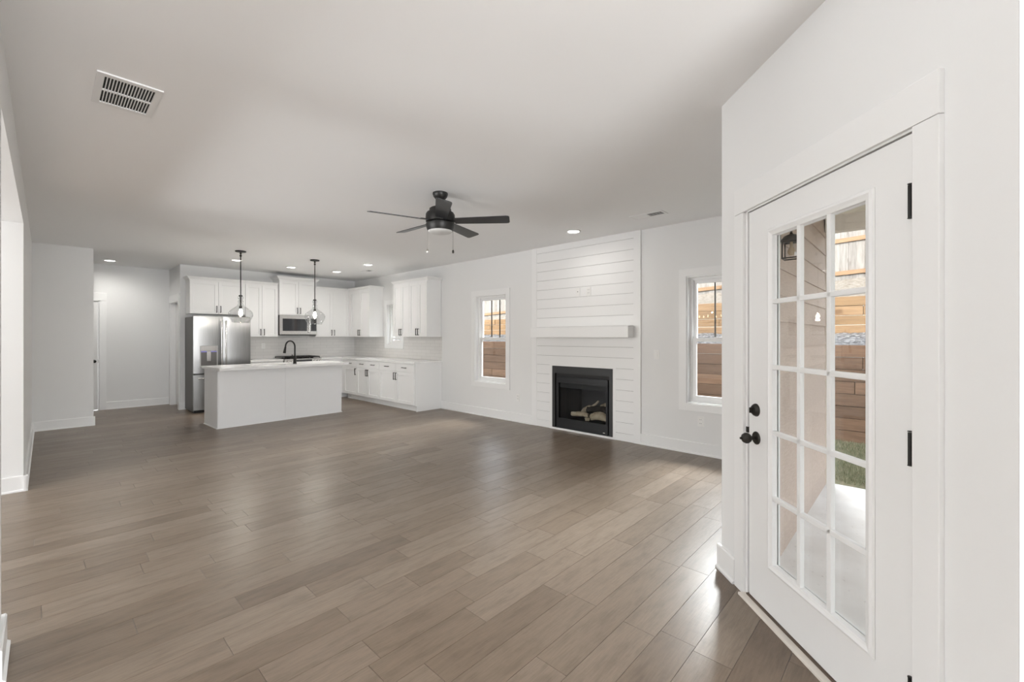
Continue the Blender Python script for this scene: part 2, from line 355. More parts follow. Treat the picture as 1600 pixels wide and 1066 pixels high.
baseboard('door', [(-2.56, -2.372)], S0, DOOR, 'white baseboard stub left of the patio door')
baseboard('kitchen', [(XP - .02, 1.80)], (0, YK, 0), BACK, 'white baseboard on the wall end beside the refrigerator')
baseboard('pantry', [(-10.18, -10.13)], (XP, 0, 0), RIGHT, 'white baseboard on the pantry wall end')

# ------------------------------------------------------------------ windows
def window(n, hole, label, x_off, grid):
    a, b, z0, z1 = hole; t = thing('window_%d' % n, label, 'window', (XR, 0, 0), RIGHT, kind='structure'); cw = .088
    mb = MB()                                           # flat picture-frame casing
    mb.box(a - cw, a, -.018, 0, z0 - cw, z1, .002).box(b, b + cw, -.018, 0, z0 - cw, z1 + cw, .002)
    mb.box(a - cw, b, -.018, 0, z1, z1 + cw, .002).box(a, b, -.018, 0, z0 - cw, z0, .002); mb.build('casing', 'trim', t)
    MB().ring(a, b, z0, z1, .012, 0, .16).build('jamb', 'trim', t)
    MB().ring(a + .012, b - .012, z0 + .012, z1 - .012, .03, .065, .15).build('vinyl_frame', 'trim', t)
    i, j, k, l = a + .042, b - .042, z0 + .042, z1 - .042; zm = 1.335
    MB().ring(i, j, zm - .02, l, .038, .11, .14).build('upper_sash', 'trim', t)
    lo = MB().ring(i, j, k, zm + .025, .042, .075, .108); lo.box(i + .25, i + .35, .06, .078, zm + .022, zm + .034, .003); lo.build('lower_sash', 'trim', t)
    MB().box(i + .03, j - .03, .122, .126, zm + .01, l - .03).build('upper_pane', 'glass', t)
    MB().box(i + .035, j - .035, .09, .094, k + .035, zm - .01).build('lower_pane', 'glass', t)
    if grid:
        for q in (1, 2):
            x = i + .038 + (j - i - .076) * q / 3; MB().box(x - .007, x + .007, .127, .142, zm + .01, l - .03).build('grille_bar', 'black', t)
    return t
window(1, W1, 'white framed window left of the fireplace', 0, True)
window(2, W2, 'white framed window right of the fireplace, cut by the angled wall', 0, True)
window(3, WK, 'narrow white framed window between the kitchen wall cabinets', 0, False)

# ------------------------------------------------------------------ patio door on the angled wall
d = thing('door_1', 'white glazed patio door with fifteen panes on the angled wall', 'door', S0, DOOR, kind='structure')
mb = MB(); mb.box(-2.367, -2.282, -.018, 0, 0, 2.04, .002).box(-1.335, -1.25, -.018, 0, 0, 2.04, .002).box(-2.367, -1.25, -.018, 0, 2.042, 2.176, .002); mb.build('casing', 'trim', d)
MB().box(-2.28, -2.262, -.004, .16, 0, 2.045).box(-1.345, -1.325, -.004, .16, 0, 2.045).box(-2.28, -1.325, -.004, .16, 2.034, 2.05).build('jamb', 'trim', d)
MB().box(-2.285, -1.325, -.045, .13, -.01, .012, .004).build('threshold', 'sill', d)
MB().box(-2.262, -1.345, -.012, .055, .012, .02).build('sweep', 'weather', d)
MB().slab(-2.254, -1.349, .02, 2.028, 0, .044, [(-2.075, -1.505, .252, 1.886)]).build('leaf', 'trim', d)
lf = MB(); e = [(.0, -.001), (.006, -.009), (.018, -.012), (.032, -.007), (.045, -.004), (.046, .012), (.05, .018)]
def rect(x0, x1, z0, z1, o, y): return [(x0 + o, y, z0 + o), (x1 - o, y, z0 + o), (x1 - o, y, z1 - o), (x0 + o, y, z1 - o)]
lf.loft([rect(-2.092, -1.488, .235, 1.903, o * .8, y) for o, y in e], False, False); lf.build('lite_frame', 'trim', d)
gx0, gx1, gz0, gz1 = -2.052, -1.528, .275, 1.863
mu = MB()
for k in (1, 2):
    x = gx0 + (gx1 - gx0) * k / 3; mu.box(x - .0115, x + .0115, -.002, .018, gz0 - .01, gz1 + .01, .004)
for z in (.567, .845, 1.123, 1.401) if False else [gz0 + (gz1 - gz0) * k / 5 for k in (1, 2, 3, 4)]: mu.box(gx0 - .01, gx1 + .01, -.002, .018, z - .0115, z + .0115, .004)
mu.build('muntin_grid', 'trim', d)
MB().box(-2.075, -1.505, .02, .025, .252, 1.886).build('glass_pane', 'glass', d)
MB().ring(-2.075, -1.505, .252, 1.886, .020, .025, .034).build('outer_lite_frame', 'trim', d)
for z in (1.81, 1.015, .225):
    h = MB(); h.lathe([(.0065, z - .052), (.0065, z + .052)], (-1.352, -.006, 0), 12)
    for q in (z - .056, z + .054): h.lathe([(.004, q), (.0075, q + .001), (.0075, q + .003), (.004, q + .004)], (-1.352, -.006, 0), 12)
    h.build('hinge', 'black', d, True)
k = MB().lathe([(.0, -.008), (.028, -.008), (.033, -.004), (.033, 0)], (-2.189, 0, .855), 28, 'y')
k.lathe([(.010, -.03), (.010, -.006)], (-2.189, 0, .855), 16, 'y')
k.lathe([(.006, -.078), (.012, -.076), (.021, -.07), (.027, -.058), (.027, -.048), (.02, -.036), (.011, -.03)], (-2.189, 0, .855), 28, 'y')
k.lathe([(.002, -.088), (.006, -.086), (.006, -.076)], (-2.189, 0, .855), 10, 'y'); k.build('knob', 'bronze', d, True)
k = MB().lathe([(.012, -.02), (.022, -.019), (.029, -.012), (.033, -.004), (.033, 0)], (-2.192, 0, .998), 28, 'y'); k.box(-2.196, -2.188, -.036, -.016, .984, 1.012, .002); k.build('deadbolt', 'bronze', d, True)
MB().box(-2.272, -2.258, -.008, .01, .868, .898, .002).build('strike_plate', 'bronze', d)

# hall door and pantry door
def slab_door(n, label, loc, rot, x0, x1, setback, casing, knob_x, knob_z=.93, head=.145):
    d = thing('door_%d' % n, label, 'door', loc, rot, kind='structure'); cb = MB()
    for a, b, z0, z1 in casing: cb.box(a, b, -.018, 0, z0, z1, .002)
    cb.build('casing', 'trim', d)
    MB().box(x0, x0 + .016, 0, .115, 0, 2.045).box(x1 - .016, x1, 0, .115, 0, 2.045).box(x0, x1, 0, .115, 2.03, 2.045).build('jamb', 'trim', d)
    lm = MB().slab(x0 + .019, x1 - .019, .012, 2.026, setback, setback + .035, [])
    lm.build('leaf', 'trim', d)
    pm = MB()
    for z0, z1 in ((.22, .92), (1.06, 1.88)):
        pm.loft([rect(x0 + .13, x1 - .13, z0, z1, o, setback + y) for o, y in ((0, 0), (.004, -.004), (.016, -.004), (.022, 0))], False, False)
    pm.build('panel_moulding', 'trim', d)
    k = MB().lathe([(.028, setback - .006), (.030, setback)], (knob_x, 0, knob_z), 20, 'y').lathe([(.01, setback - .03), (.01, setback)], (knob_x, 0, knob_z), 12, 'y')
    k.lathe([(.006, setback - .066), (.02, setback - .06), (.027, setback - .048), (.022, setback - .036), (.01, setback - .028)], (knob_x, 0, knob_z), 20, 'y'); k.build('knob', 'black', d, True)
    MB().box(x1 - .019, x1 - .014, setback - .004, setback + .03, knob_z - .03, knob_z + .03).build('strike_plate', 'black', d)
    return d
slab_door(2, 'white hall door with black knob, half hidden by the wall stub', (0, YH, 0), BACK, -.12, .69, .012, [(.69, .785, 0, 2.045), (-.215, -.12, 0, 2.045), (-.215, .785, 2.045, 2.195)], .622, .915)
slab_door(3, 'white pantry door with black knob set back beside the refrigerator', (XP, 0, 0), RIGHT, -11.02, -10.28, .075, [(-11.115, -11.02, 0, 2.045), (-10.28, -10.185, 0, 2.045), (-11.115, -10.185, 2.045, 2.19)], -10.36, .96)

# ------------------------------------------------------------------ fireplace wall cladding, mantel, insert
SB = (-4.407, -2.588); F = (-4.002, -2.988, .03, .942)
mb = MB(); zs = [2.65 - .1415 * k for k in range(19)]
edges = [H] + zs + [0]
for z1, z0 in zip(edges, edges[1:]):
    g = .0019; a, b = SB[0] + .098, SB[1] - .098
    lo, hi = z0 + g, z1 - (g if z1 < H else 0)
    if lo >= .955 or hi <= .0: mb.box(a, b, -.018, 0, lo, hi)
    elif hi > .955: mb.box(a, b, -.018, 0, max(lo, .955), hi); mb.box(a, F[0] - .055, -.018, 0, lo, .955); mb.box(F[1] + .045, b, -.018, 0, lo, .955)
    else: mb.box(a, F[0] - .055, -.018, 0, lo, hi); mb.box(F[1] + .045, b, -.018, 0, lo, hi)
mb.box(SB[0], SB[0] + .0975, -.02, 0, 0, H).box(SB[1] - .0975, SB[1], -.02, 0, 0, H)
mb.box(F[0] - .0545, F[0], -.018, 0, 0, .9545).box(F[1], F[1] + .0445, -.018, 0, 0, .9545).box(F[0], F[1], -.018, 0, .943, .9545).box(F[0], F[1], -.018, 0, 0, .029)
struct('wall_shiplap', mb, 'trim', 'white shiplap boards around the fireplace from floor to ceiling', (XR, 0, 0), RIGHT, 'wall cladding')
struct('trim_1', MB().box(SB[0] + .1, SB[1] - .1, -.006, -.001, .96, H - .01).box(SB[0] + .1, F[0] - .06, -.006, -.001, .02, .96).box(F[1] + .05, SB[1] - .1, -.006, -.001, .02, .96), 'gap', 'shadow gaps between the shiplap boards', (XR, 0, 0), RIGHT, 'trim')
mt = MB().box(-4.305, -2.68, -.175, -.019, 1.365, 1.514, .003).build('mantel_shelf', 'trim', None, False, (XR, 0, 0), RIGHT)
tag(mt, 'thick white beam mantel shelf above the black fireplace', 'mantel')

f = thing('gas_fireplace', 'black gas fireplace insert set in the white shiplap', 'fireplace', (XR, 0, 0), RIGHT)
MB().slab(F[0], F[1], F[2], F[3], -.026, .02, [(F[0] + .05, F[1] - .05, F[2] + .004, F[3] - .105)]).build('face_frame', 'firemetal', f)
MB().box(F[0] + .05, F[1] - .05, -.010, .018, F[3] - .105, F[3] - .094, .002).build('hood', 'firemetal', f)
MB().slab(F[0] + .045, F[1] - .045, .034, F[3] - .10, .012, .019, [(-3.90, -3.08, .17, .71)]).build('door_recess', 'dark', f)  # dark plate behind the door; its black stands in for gap shade
gl = (-3.885, -3.085, .178, .70)
MB().slab(-3.928, -3.062, .036, .786, -.022, .01, [gl]).build('glass_door_frame', 'firedoor', f)
MB().ring(gl[0] - .012, gl[1] + .012, gl[2] - .012, gl[3] + .012, .014, -.028, -.02).build('glass_bead', 'firedoor', f)
MB().box(gl[0], gl[1], -.003, .001, gl[2], gl[3]).build('glass_pane', 'fireglass', f)
MB().box(gl[0], gl[1], .012, .03, gl[3] - .075, gl[3]).build('baffle', 'firemetal', f)
fb = MB(); x0, x1, z0, z1, yb = -3.925, -3.075, .055, .83, .46
fb.poly([(x0, .02, z0), (x1, .02, z0), (x1 - .12, yb, z0), (x0 + .12, yb, z0)]); fb.poly([(x0, .02, z1), (x0 + .12, yb, z1), (x1 - .12, yb, z1), (x1, .02, z1)])
fb.poly([(x0, .02, z0), (x0 + .12, yb, z0), (x0 + .12, yb, z1), (x0, .02, z1)]); fb.poly([(x1, .02, z0), (x1, .02, z1), (x1 - .12, yb, z1), (x1 - .12, yb, z0)])
fb.poly([(x0 + .12, yb, z0), (x1 - .12, yb, z0), (x1 - .12, yb, z1), (x0 + .12, yb, z1)]); fb.build('firebox', 'firebox', f, norm=False)
MB().box(-3.78, -3.22, .06, .34, .055, .158, .01).build('burner_tray', 'firemetal', f)
MB().box(-3.135, -3.105, -.0245, -.022, .06, .07).build('badge', 'nickel', f)
def log(pts, rad, label, m):
    mb = MB(); P = []; n = 9; a, b, bend = [Vector(p) for p in pts]
    rr = []
    for i in range(n):
        t = i / (n - 1); P.append(a.lerp(b, t) + bend * math.sin(PI * t) + Vector((random.uniform(-1, 1), random.uniform(-1, 1), random.uniform(-1, 1))) * rad * .12); rr.append(rad * (1 - .18 * abs(2 * t - 1)) * random.uniform(.88, 1.12))
    mb.tube(P, rad, 12, rr)
    for v in mb.bm.verts: v.co += Vector((random.uniform(-1, 1), random.uniform(-1, 1), random.uniform(-1, 1))) * rad * .10
    o = mb.build('gas_log', m, None, True, (XR, 0, 0), RIGHT); tag(o, label, 'log', 'ceramic logs in the fireplace')
log([(-3.74, .10, .235), (-3.46, .12, .245), (0, 0, .012)], .036, 'long pale log lying low at the left front of the firebox', 'logwood')
log([(-3.66, .28, .245), (-3.47, .27, .33), (0, 0, .03)], .04, 'pale log humped behind the low left log in the fireplace', 'logwood')
log([(-3.50, .262, .35), (-3.37, .25, .445), (0, 0, -.008)], .016, 'thin pale branch sticking up from the middle of the fireplace logs', 'logwood')
log([(-3.50, .145, .325), (-3.22, .20, .345), (0, 0, .0)], .046, 'charred dark log across the middle of the firebox', 'char')
log([(-3.36, .31, .36), (-3.17, .28, .375), (0, 0, .02)], .036, 'pale log resting on top at the right of the fire', 'logwood')
log([(-3.38, .07, .245), (-3.13, .11, .225), (0, 0, .03)], .056, 'thick pale log at the right front of the firebox', 'logwood')
log([(-3.47, .05, .20), (-3.42, .08, .195), (0, 0, .0)], .026, 'short pale chunk between the two front fireplace logs', 'logwood')
log([(-3.13, .18, .23), (-3.09, .10, .385), (-.01, 0, 0)], .014, 'thin pale twig standing at the right end of the fireplace', 'logwood')

# ------------------------------------------------------------------ kitchen cabinets
def shaker(mb, x0, x1, z0, z1, fr=.058, y=0):
    mb.box(x0, x0 + fr, y - .02, y, z0, z1, .0015, 1).box(x1 - fr, x1, y - .02, y, z0, z1, .0015, 1)
    mb.box(x0 + fr, x1 - fr, y - .02, y, z1 - fr, z1, .0015, 1).box(x0 + fr, x1 - fr, y - .02, y, z0, z0 + fr, .0015, 1)
    mb.box(x0 + fr, x1 - fr, y - .005, y, z0 + fr, z1 - fr); return mb
def pull(parent, x, z, vert=True, ln=.13, y=-.02):
    mb = MB(); h = ln / 2; t = .0055
    if vert: mb.box(x - t, x + t, y - .034, y - .023, z - h, z + h, .0015); [mb.box(x - t, x + t, y - .03, y, q - .005, q + .005) for q in (z - h + .008, z + h - .008)]
    else: mb.box(x - h, x + h, y - .034, y - .023, z - t, z + t, .0015); [mb.box(q - .005, q + .005, y - .03, y, z - t, z + t) for q in (x - h + .008, x + h - .008)]
    mb.build('handle', 'black', parent)
def crown(w, dpt, z, h, out, left, right):
    pr = [(0, 0), (.006, 0), (.006, h * .22), (.3 * out, h * .38), (.55 * out, h * .55), (.85 * out, h * .8), (out, h * .84), (out, h)]
    mb = MB(); mb.loft([[(-(o if left else 0), -o, z + q), (w + (o if right else 0), -o, z + q), (w + (o if right else 0), dpt, z + q), (-(o if left else 0), dpt, z + q)] for o, q in pr]); return mb
def upper(label, loc, rot, w, h, dpt, doors=2, cl=False, cr=False, ch=.06, co=.045, filler=0., hz=.095):
    t = thing('wall_cabinet', label, 'cabinet', loc, rot, 'kitchen wall cabinets')
    MB().box(0, w, 0, dpt, 0, h, .001, 1).build('body', 'cab', t)
    crown(w, dpt, h - .012, ch + .012, co, cl, cr).build('crown', 'cab', t)
    x0 = filler; dw = (w - filler) / doors
    for i in range(doors):
        a, b = x0 + i * dw + .002, x0 + (i + 1) * dw - .002; dd = shaker(MB(), a, b, .004, h - .02).build('door', 'cab', t)
        pull(dd, b - .03 if i % 2 == 0 else a + .03, hz)
    return t
YU = YK - .325
upper('white two-door wall cabinet above the refrigerator', (1.813, YU, 1.805), BACK, .905, .635, .32, cl=True, cr=False)
upper('white two-door wall cabinet between refrigerator and microwave', (2.722, YU, 1.372), BACK, .606, 1.068, .32)
upper('taller white two-door wall cabinet above the microwave', (3.335, YU - .06, 1.835), BACK, .765, .74, .38, cl=True, cr=True, ch=.075, co=.06)
upper('white two-door wall cabinet right of the microwave', (4.105, YU, 1.372), BACK, .775, 1.068, .32)
XU = XR - .32
upper('white two-door wall cabinet in the kitchen corner, left of the window', (XU, YU - .02, 1.372), RIGHT, .99, 1.068, .315, cr=True, filler=.10)
upper('white two-door wall cabinet just right of the kitchen window', (XU, 7.865, 1.372), RIGHT, .578, 1.068, .315, cl=True)
upper('white two-door wall cabinet at the near end of the row', (XU, 7.285, 1.372), RIGHT, .578, 1.068, .315, cr=True)

def lower(label, loc, rot, w, dpt, cols, end=False, doors=True, handle_side=None):
    t = thing('base_cabinet', label, 'cabinet', loc, rot, 'kitchen base cabinets'); b = MB(); b.box(0, w, 0, dpt, .105, .873, .001, 1).box(0, w, .065, dpt, 0, .105)
    if end: b.box(w, w + .018, -.0, dpt, .105, .873).box(w, w + .018, .03, dpt, 0, .105)
    b.build('body', 'cab', t); cw = w / cols
    for i in range(cols):
        x0, x1 = i * cw + .003, (i + 1) * cw - .003
        dr = MB().box(x0, x1, -.02, 0, .722, .863, .002).build('drawer', 'cab', t); pull(dr, (x0 + x1) / 2, .795, False)
        dd = shaker(MB(), x0, x1, .118, .714).build('door', 'cab', t); s = handle_side or ('r' if i % 2 == 0 else 'l')
        pull(dd, x1 - .032 if s == 'r' else x0 + .032, .62, True, .14)
    return t
XB = XR - .605
lower('white base cabinet at the open end of the counter, two drawers', (XB, 7.92, 0), RIGHT, 1.21, .60, 2, end=True)
lower('white base cabinet under the kitchen window, two narrow drawers', (XB, 8.842, 0), RIGHT, .92, .60, 2)
lower('white single-door base cabinet nearest the kitchen corner', (XB, 9.42, 0), RIGHT, .576, .60, 1, handle_side='r')
YB = YK - .605
lower('white base cabinet between the refrigerator and the range', (2.735, YB, 0), BACK, .60, .60, 1)
t = thing('base_cabinet', 'white blind corner base cabinet right of the range', 'cabinet', (4.108, YB, 0), BACK, 'kitchen base cabinets')
MB().box(0, 1.08, 0, .60, .105, .873).box(0, 1.08, .065, .6, 0, .105).box(.487, .51, -.122, 0, .105, .873).build('body', 'cab', t)
dd = shaker(MB(), .004, .44, .118, .714).build('door', 'cab', t); pull(dd, .04, .62)
dr = MB().box(.004, .44, -.02, 0, .722, .863, .002).build('drawer', 'cab', t); pull(dr, .222, .795, False)

tag(MB().prism([(4.106, YK - .009), (4.106, 9.513), (4.565, 9.513), (4.565, 6.672), (XR - .009, 6.672), (XR - .009, YK - .009)], .875, .915).build('countertop', 'quartz'), 'white quartz counter wrapping the kitchen corner to the open end', 'countertop')
tag(MB().box(2.73, 3.336, 9.513, YK - .009, .875, .915, .002).build('countertop', 'quartz'), 'short white quartz counter left of the range', 'countertop')
struct('backsplash', MB().slab(2.72, XR, .915, 1.372, -.008, 0), 'tileX', 'pale subway tile backsplash behind the range', (0, YK, 0), BACK, 'backsplash')
o = MB().slab(-YK + .008, -6.69, .915, 1.372, -.008, 0, [(-8.74, -7.99, 1.115, 1.372)]).build('backsplash_side', 'tileX', None, False, (XR, 0, 0), RIGHT); o['kind'] = 'structure'; tag(o, 'pale subway tile backsplash under the kitchen window', 'backsplash')

# island (turned a few degrees)
IS = (1.742, 7.605, 0); IR = R(2.8)
t = thing('kitchen_island', 'long white panelled kitchen island under the pendants', 'island', IS, IR)
MB().box(.006, 1.944, .006, .02, 0, .874).box(.006, 1.944, .60, .62, 0, .874).box(.006, .02, .02, .60, 0, .874).box(1.93, 1.944, .02, .60, 0, .874).box(.02, 1.93, .02, .60, .05, .07).build('body', 'island', t)
MB().box(0, .968, 0, .006, .014, .873).box(.971, 1.95, 0, .006, .014, .873).build('front_panel', 'island', t)
MB().box(-.002, .006, 0, .62, .014, .873).build('end_panel', 'island', t)
MB().box(-.012, 1.962, -.01, .006, 0, .016, .004).box(-.014, .006, -.01, .63, 0, .016, .004).box(1.944, 1.962, -.01, .63, 0, .016, .004).build('shoe_moulding', 'trim', t)
MB().box(.14, .145, -.0005, 0, .45, .46).build('seam_mark', 'island', t) if False else None
# the top has a cut-out for the sink; slab() works in x-z, so build upright and lay it down
mb = MB().slab(-.03, 1.985, -.20, .66, .875, .915, [(.55, 1.20, .20, .56)])
for v in mb.bm.verts: v.co = Vector((v.co.x, v.co.z, v.co.y))
o = mb.build('countertop', 'quartz', None, False, IS, IR); tag(o, 'long white quartz top of the kitchen island', 'countertop')
o = MB(); o.slab(.54, 1.21, .19, .57, .8742, .8748, [(.56, 1.19, .21, .55)])
for v in o.bm.verts: v.co = Vector((v.co.x, v.co.z, v.co.y))
o.poly([(.56, .21, .874), (1.19, .21, .874), (1.19, .21, .66), (.56, .21, .66)]); o.poly([(.56, .55, .874), (1.19, .55, .874), (1.19, .55, .66), (.56, .55, .66)])
o.poly([(.56, .21, .874), (.56, .55, .874), (.56, .55, .66), (.56, .21, .66)]); o.poly([(1.19, .21, .874), (1.19, .55, .874), (1.19, .55, .66), (1.19, .21, .66)]); o.poly([(.56, .21, .66), (1.19, .21, .66), (1.19, .55, .66), (.56, .55, .66)])
o = o.build('sink', 'steel2', None, False, IS, IR); tag(o, 'stainless sink sunk into the white island top', 'sink')

fa = thing('faucet', 'tall black gooseneck faucet on the island', 'faucet', (2.905, 7.775, .915), R(119))
MB().lathe([(.031, 0), (.031, .006), (.027, .012), (.024, .10), (.02, .125), (.0135, .135)], seg=24).build('base', 'black', fa, True)
pts = [(0, 0, .12), (0, 0, .28)] + [(.095 - .095 * math.cos(a), 0, .29 + .098 * math.sin(a)) for a in [PI * k / 12 for k in range(0, 12)]] + [(.193, 0, .262)]
MB().tube(pts, .0125, 14).build('neck', 'black', fa, True)
MB().tube([(.190, 0, .285), (.197, 0, .255), (.205, 0, .215), (.212, 0, .18)], .018, 16, [.015, .017, .021, .023]).build('spray_head', 'black', fa, True)
MB().tube([(0, .018, .085), (0, .05, .095), (0, .06, .10)], .009, 10).tube([(0, .056, .09), (.004, .062, .16)], .006, 10).build('lever', 'black', fa, True)

# refrigerator
f = thing('refrigerator', 'stainless french door refrigerator with lit dispenser', 'refrigerator', (1.797, 9.45, 0), BACK)
FW = .915
MB().box(.004, FW - .004, .075, .68, .02, 1.735, .004).build('body', 'fridgeside', f)
MB().box(.02, FW - .02, .05, .5, .0, .045).build('toe_grille', 'dark', f)
[MB().box(q, q + .10, .07, .16, 1.735, 1.758, .006).build('hinge_cover', 'fridgeside', f) for q in (.02, FW - .12)]
def bowed(x0, x1, z0, z1, bulge=.016, th=.065, holes=None):
    mb = MB(); n = 10; prof = [(x0 + (x1 - x0) * i / n, -bulge * (1 - (2 * i / n - 1) ** 2) - .004 * (1 - abs(2 * i / n - 1) ** 8)) for i in range(n + 1)]
    ring = [(x, y) for x, y in prof] + [(x1, th), (x0, th)]
    return mb, ring
def fdoor(name, x0, x1, z0, z1):
    mb, ring = bowed(x0, x1, z0, z1); r = []
    for z, s in ((z0, .004), (z0 + .004, 0), (z1 - .004, 0), (z1, .004)): r.append([(x, y + (s if y < .05 else 0), z) for x, y in ring])
    mb.loft(r); return mb.build(name, 'steel', f, True)
ld = fdoor('left_door', .003, .456, .71, 1.752); rd = fdoor('right_door', .460, FW - .003, .71, 1.752); fz = fdoor('freezer_drawer', .003, FW - .003, .05, .69)
def fhandle(parent, x, z0, z1):
    mb = MB(); mb.box(x - .014, x + .014, -.075, -.05, z0, z1, .008, 3); [mb.box(x - .011, x + .011, -.06, -.005, q - .02, q + .02, .004) for q in (z0 + .03, z1 - .03)]; mb.build('handle', 'steel2', parent, True)
fhandle(ld, .425, .80, 1.675); fhandle(rd, .492, .80, 1.675)
mb = MB().box(.06, FW - .06, -.085, -.06, .612, .64, .008, 3); [mb.box(q - .02, q + .02, -.07, -.005, .615, .637, .004) for q in (.1, FW - .1)]; mb.build('handle', 'steel2', fz, True)
ds = MB().slab(.098, .368, .835, 1.212, -.024, -.012, [(.112, .354, .85, 1.112)]).build('dispenser_frame', 'grey', ld)
MB().box(.106, .360, -.0265, -.022, 1.118, 1.206, .003).build('dispenser_display', 'steel2', ld)
MB().box(.112, .354, -.0235, -.020, .85, 1.112).build('dispenser_recess', 'fridgeside', ld)
MB().box(.20, .262, -.031, -.023, .93, 1.112, .003).build('dispenser_paddle', 'steel2', ld)
MB().box(.113, .353, -.0262, -.0235, 1.096, 1.111).build('dispenser_light', 'led', ld)
MB().box(.09, .372, -.05, -.012, .826, .84, .004).build('dispenser_shelf', 'steel2', ld)

# range
rg = thing('gas_range', 'stainless gas range with black grates behind the island', 'range', (3.342, 9.49, 0), BACK)
MB().box(0, .756, .03, .64, .0, .90).build('body', 'fridgeside', rg)
MB().box(0, .756, .0, .65, .90, .922, .004).build('cooktop', 'blackglass', rg)
od = MB().box(.004, .752, 0, .035, .20, .79, .006).build('oven_door', 'steel2', rg); MB().box(.12, .636, -.002, .002, .33, .66).build('oven_window', 'blackglass', od)
mb = MB().tube([(.06, -.05, .745), (.696, -.05, .745)], .011, 12); [mb.box(q - .01, q + .01, -.05, 0, .738, .752) for q in (.08, .676)]; mb.build('handle', 'steel2', od, True)
MB().box(.004, .752, 0, .035, .04, .19, .006).build('drawer', 'steel2', rg)
pn = MB(); pn.loft([[(x, -.03, .80), (x, .03, .80), (x, .03, .912), (x, -.012, .912)] for x in (.0, .756)]); pn = pn.build('control_panel', 'steel2', rg)
MB().box(.215, .545, -.031, -.02, .818, .895, .002).build('display', 'blackglass', pn)
for x in (.055, .135, .60, .665, .722):
    MB().lathe([(.008, -.062), (.02, -.06), (.024, -.035), (.026, -.022)], (x, 0, .857), 20, 'y').build('knob', 'steel2', pn, True)
for i in range(3):
    g = MB(); x0, x1 = .018 + i * .242, .018 + i * .242 + .236
    for x in (x0, x1 - .014): g.box(x, x + .014, .04, .60, .935, .957, .003)
    for y in (.04, .31, .586): g.box(x0, x1, y, y + .014, .935, .957, .003)
    for cy in (.175, .445): g.box((x0 + x1) / 2 - .006, (x0 + x1) / 2 + .006, cy - .11, cy + .11, .94, .959, .002); g.box(x0 + .03, x1 - .03, cy - .006, cy + .006, .94, .959, .002); g.lathe([(.035, .922), (.035, .932), (.02, .936)], ((x0 + x1) / 2, cy, 0), 18)
    for x in (x0, x1 - .014):
        for y in (.04, .586): g.box(x, x + .014, y, y + .014, .922, .936)
    g.build('grate', 'black', rg)

# microwave
mw = thing('microwave', 'stainless over-the-range microwave under the tall cabinet', 'microwave', (3.34, YU - .105, 1.412), BACK)
MB().box(0, .756, .03, .42, .0, .42, .003).build('body', 'fridgeside', mw)
dr = MB().slab(0, .605, .012, .42, -.005, .03, [(.045, .545, .085, .345)]).build('door', 'steel2', mw)
MB().box(.045, .545, .0, .01, .085, .345).build('door_window', 'blackglass', dr)
mb = MB().box(.566, .592, -.045, -.03, .05, .38, .007, 3); [mb.box(.570, .588, -.035, 0, q - .012, q + .012, .003) for q in (.08, .35)]; mb.build('handle', 'steel2', dr, True)
cp = MB().box(.61, .756, -.005, .03, .012, .42, .003).build('control_panel', 'steel2', mw); MB().box(.622, .744, -.0075, -.004, .085, .355).build('keypad', 'blackglass', cp)
MB().box(.02, .736, .005, .38, -.006, .012).build('vent_grille', 'dark', mw)

# ------------------------------------------------------------------ lamps
def recessed(loc, label, power=1.):
    t = thing('recessed_light', label, 'ceiling light', loc, 0, 'recessed ceiling lights')
    MB().lathe([(.075, -.001), (.095, -.001), (.097, -.006), (.085, -.012), (.072, -.006), (.072, -.001)], seg=36, cap=False).build('trim_ring', 'trim', t, True)
    MB().lathe([(.072, -.0035), (.06, -.008), (.03, -.0095), (.0, -.01)], seg=36).build('lens', 'lens', t, True)
    light('lamp', 'SPOT', (0, 0, -.02), 19 * power, (1, .97, .92), (0, 0, 0), t, spot_size=R(172), spot_blend=1., shadow_soft_size=.07)
    return t
r0 = recessed((.789, 10.56, H), 'lit recessed ceiling light in the hall')
for p, lb in (((2.324, 8.864), 'lit recessed ceiling light just behind the left pendant'), ((3.286, 8.981), 'lit recessed ceiling light between the pendants, before the tall cabinet'),
              ((4.161, 8.902), 'lit recessed ceiling light right of the right pendant, nearest the cabinets'), ((4.160, 7.601), 'lit recessed ceiling light beside the small kitchen vent'),
              ((4.66, 3.259), 'lit recessed ceiling light above the fireplace wall')):
    dup(r0, (*p, H), label=lb)
for o in C.objects:                                    # the hall and fireplace lamps burn brighter
    if o.type == 'LIGHT' and o.parent and o.parent.name.startswith('recessed') and (o.parent.location.y > 10 or o.parent.location.y < 5):
        o.data = o.data.copy(); o.data.energy = 50 if o.parent.location.y > 10 else 13

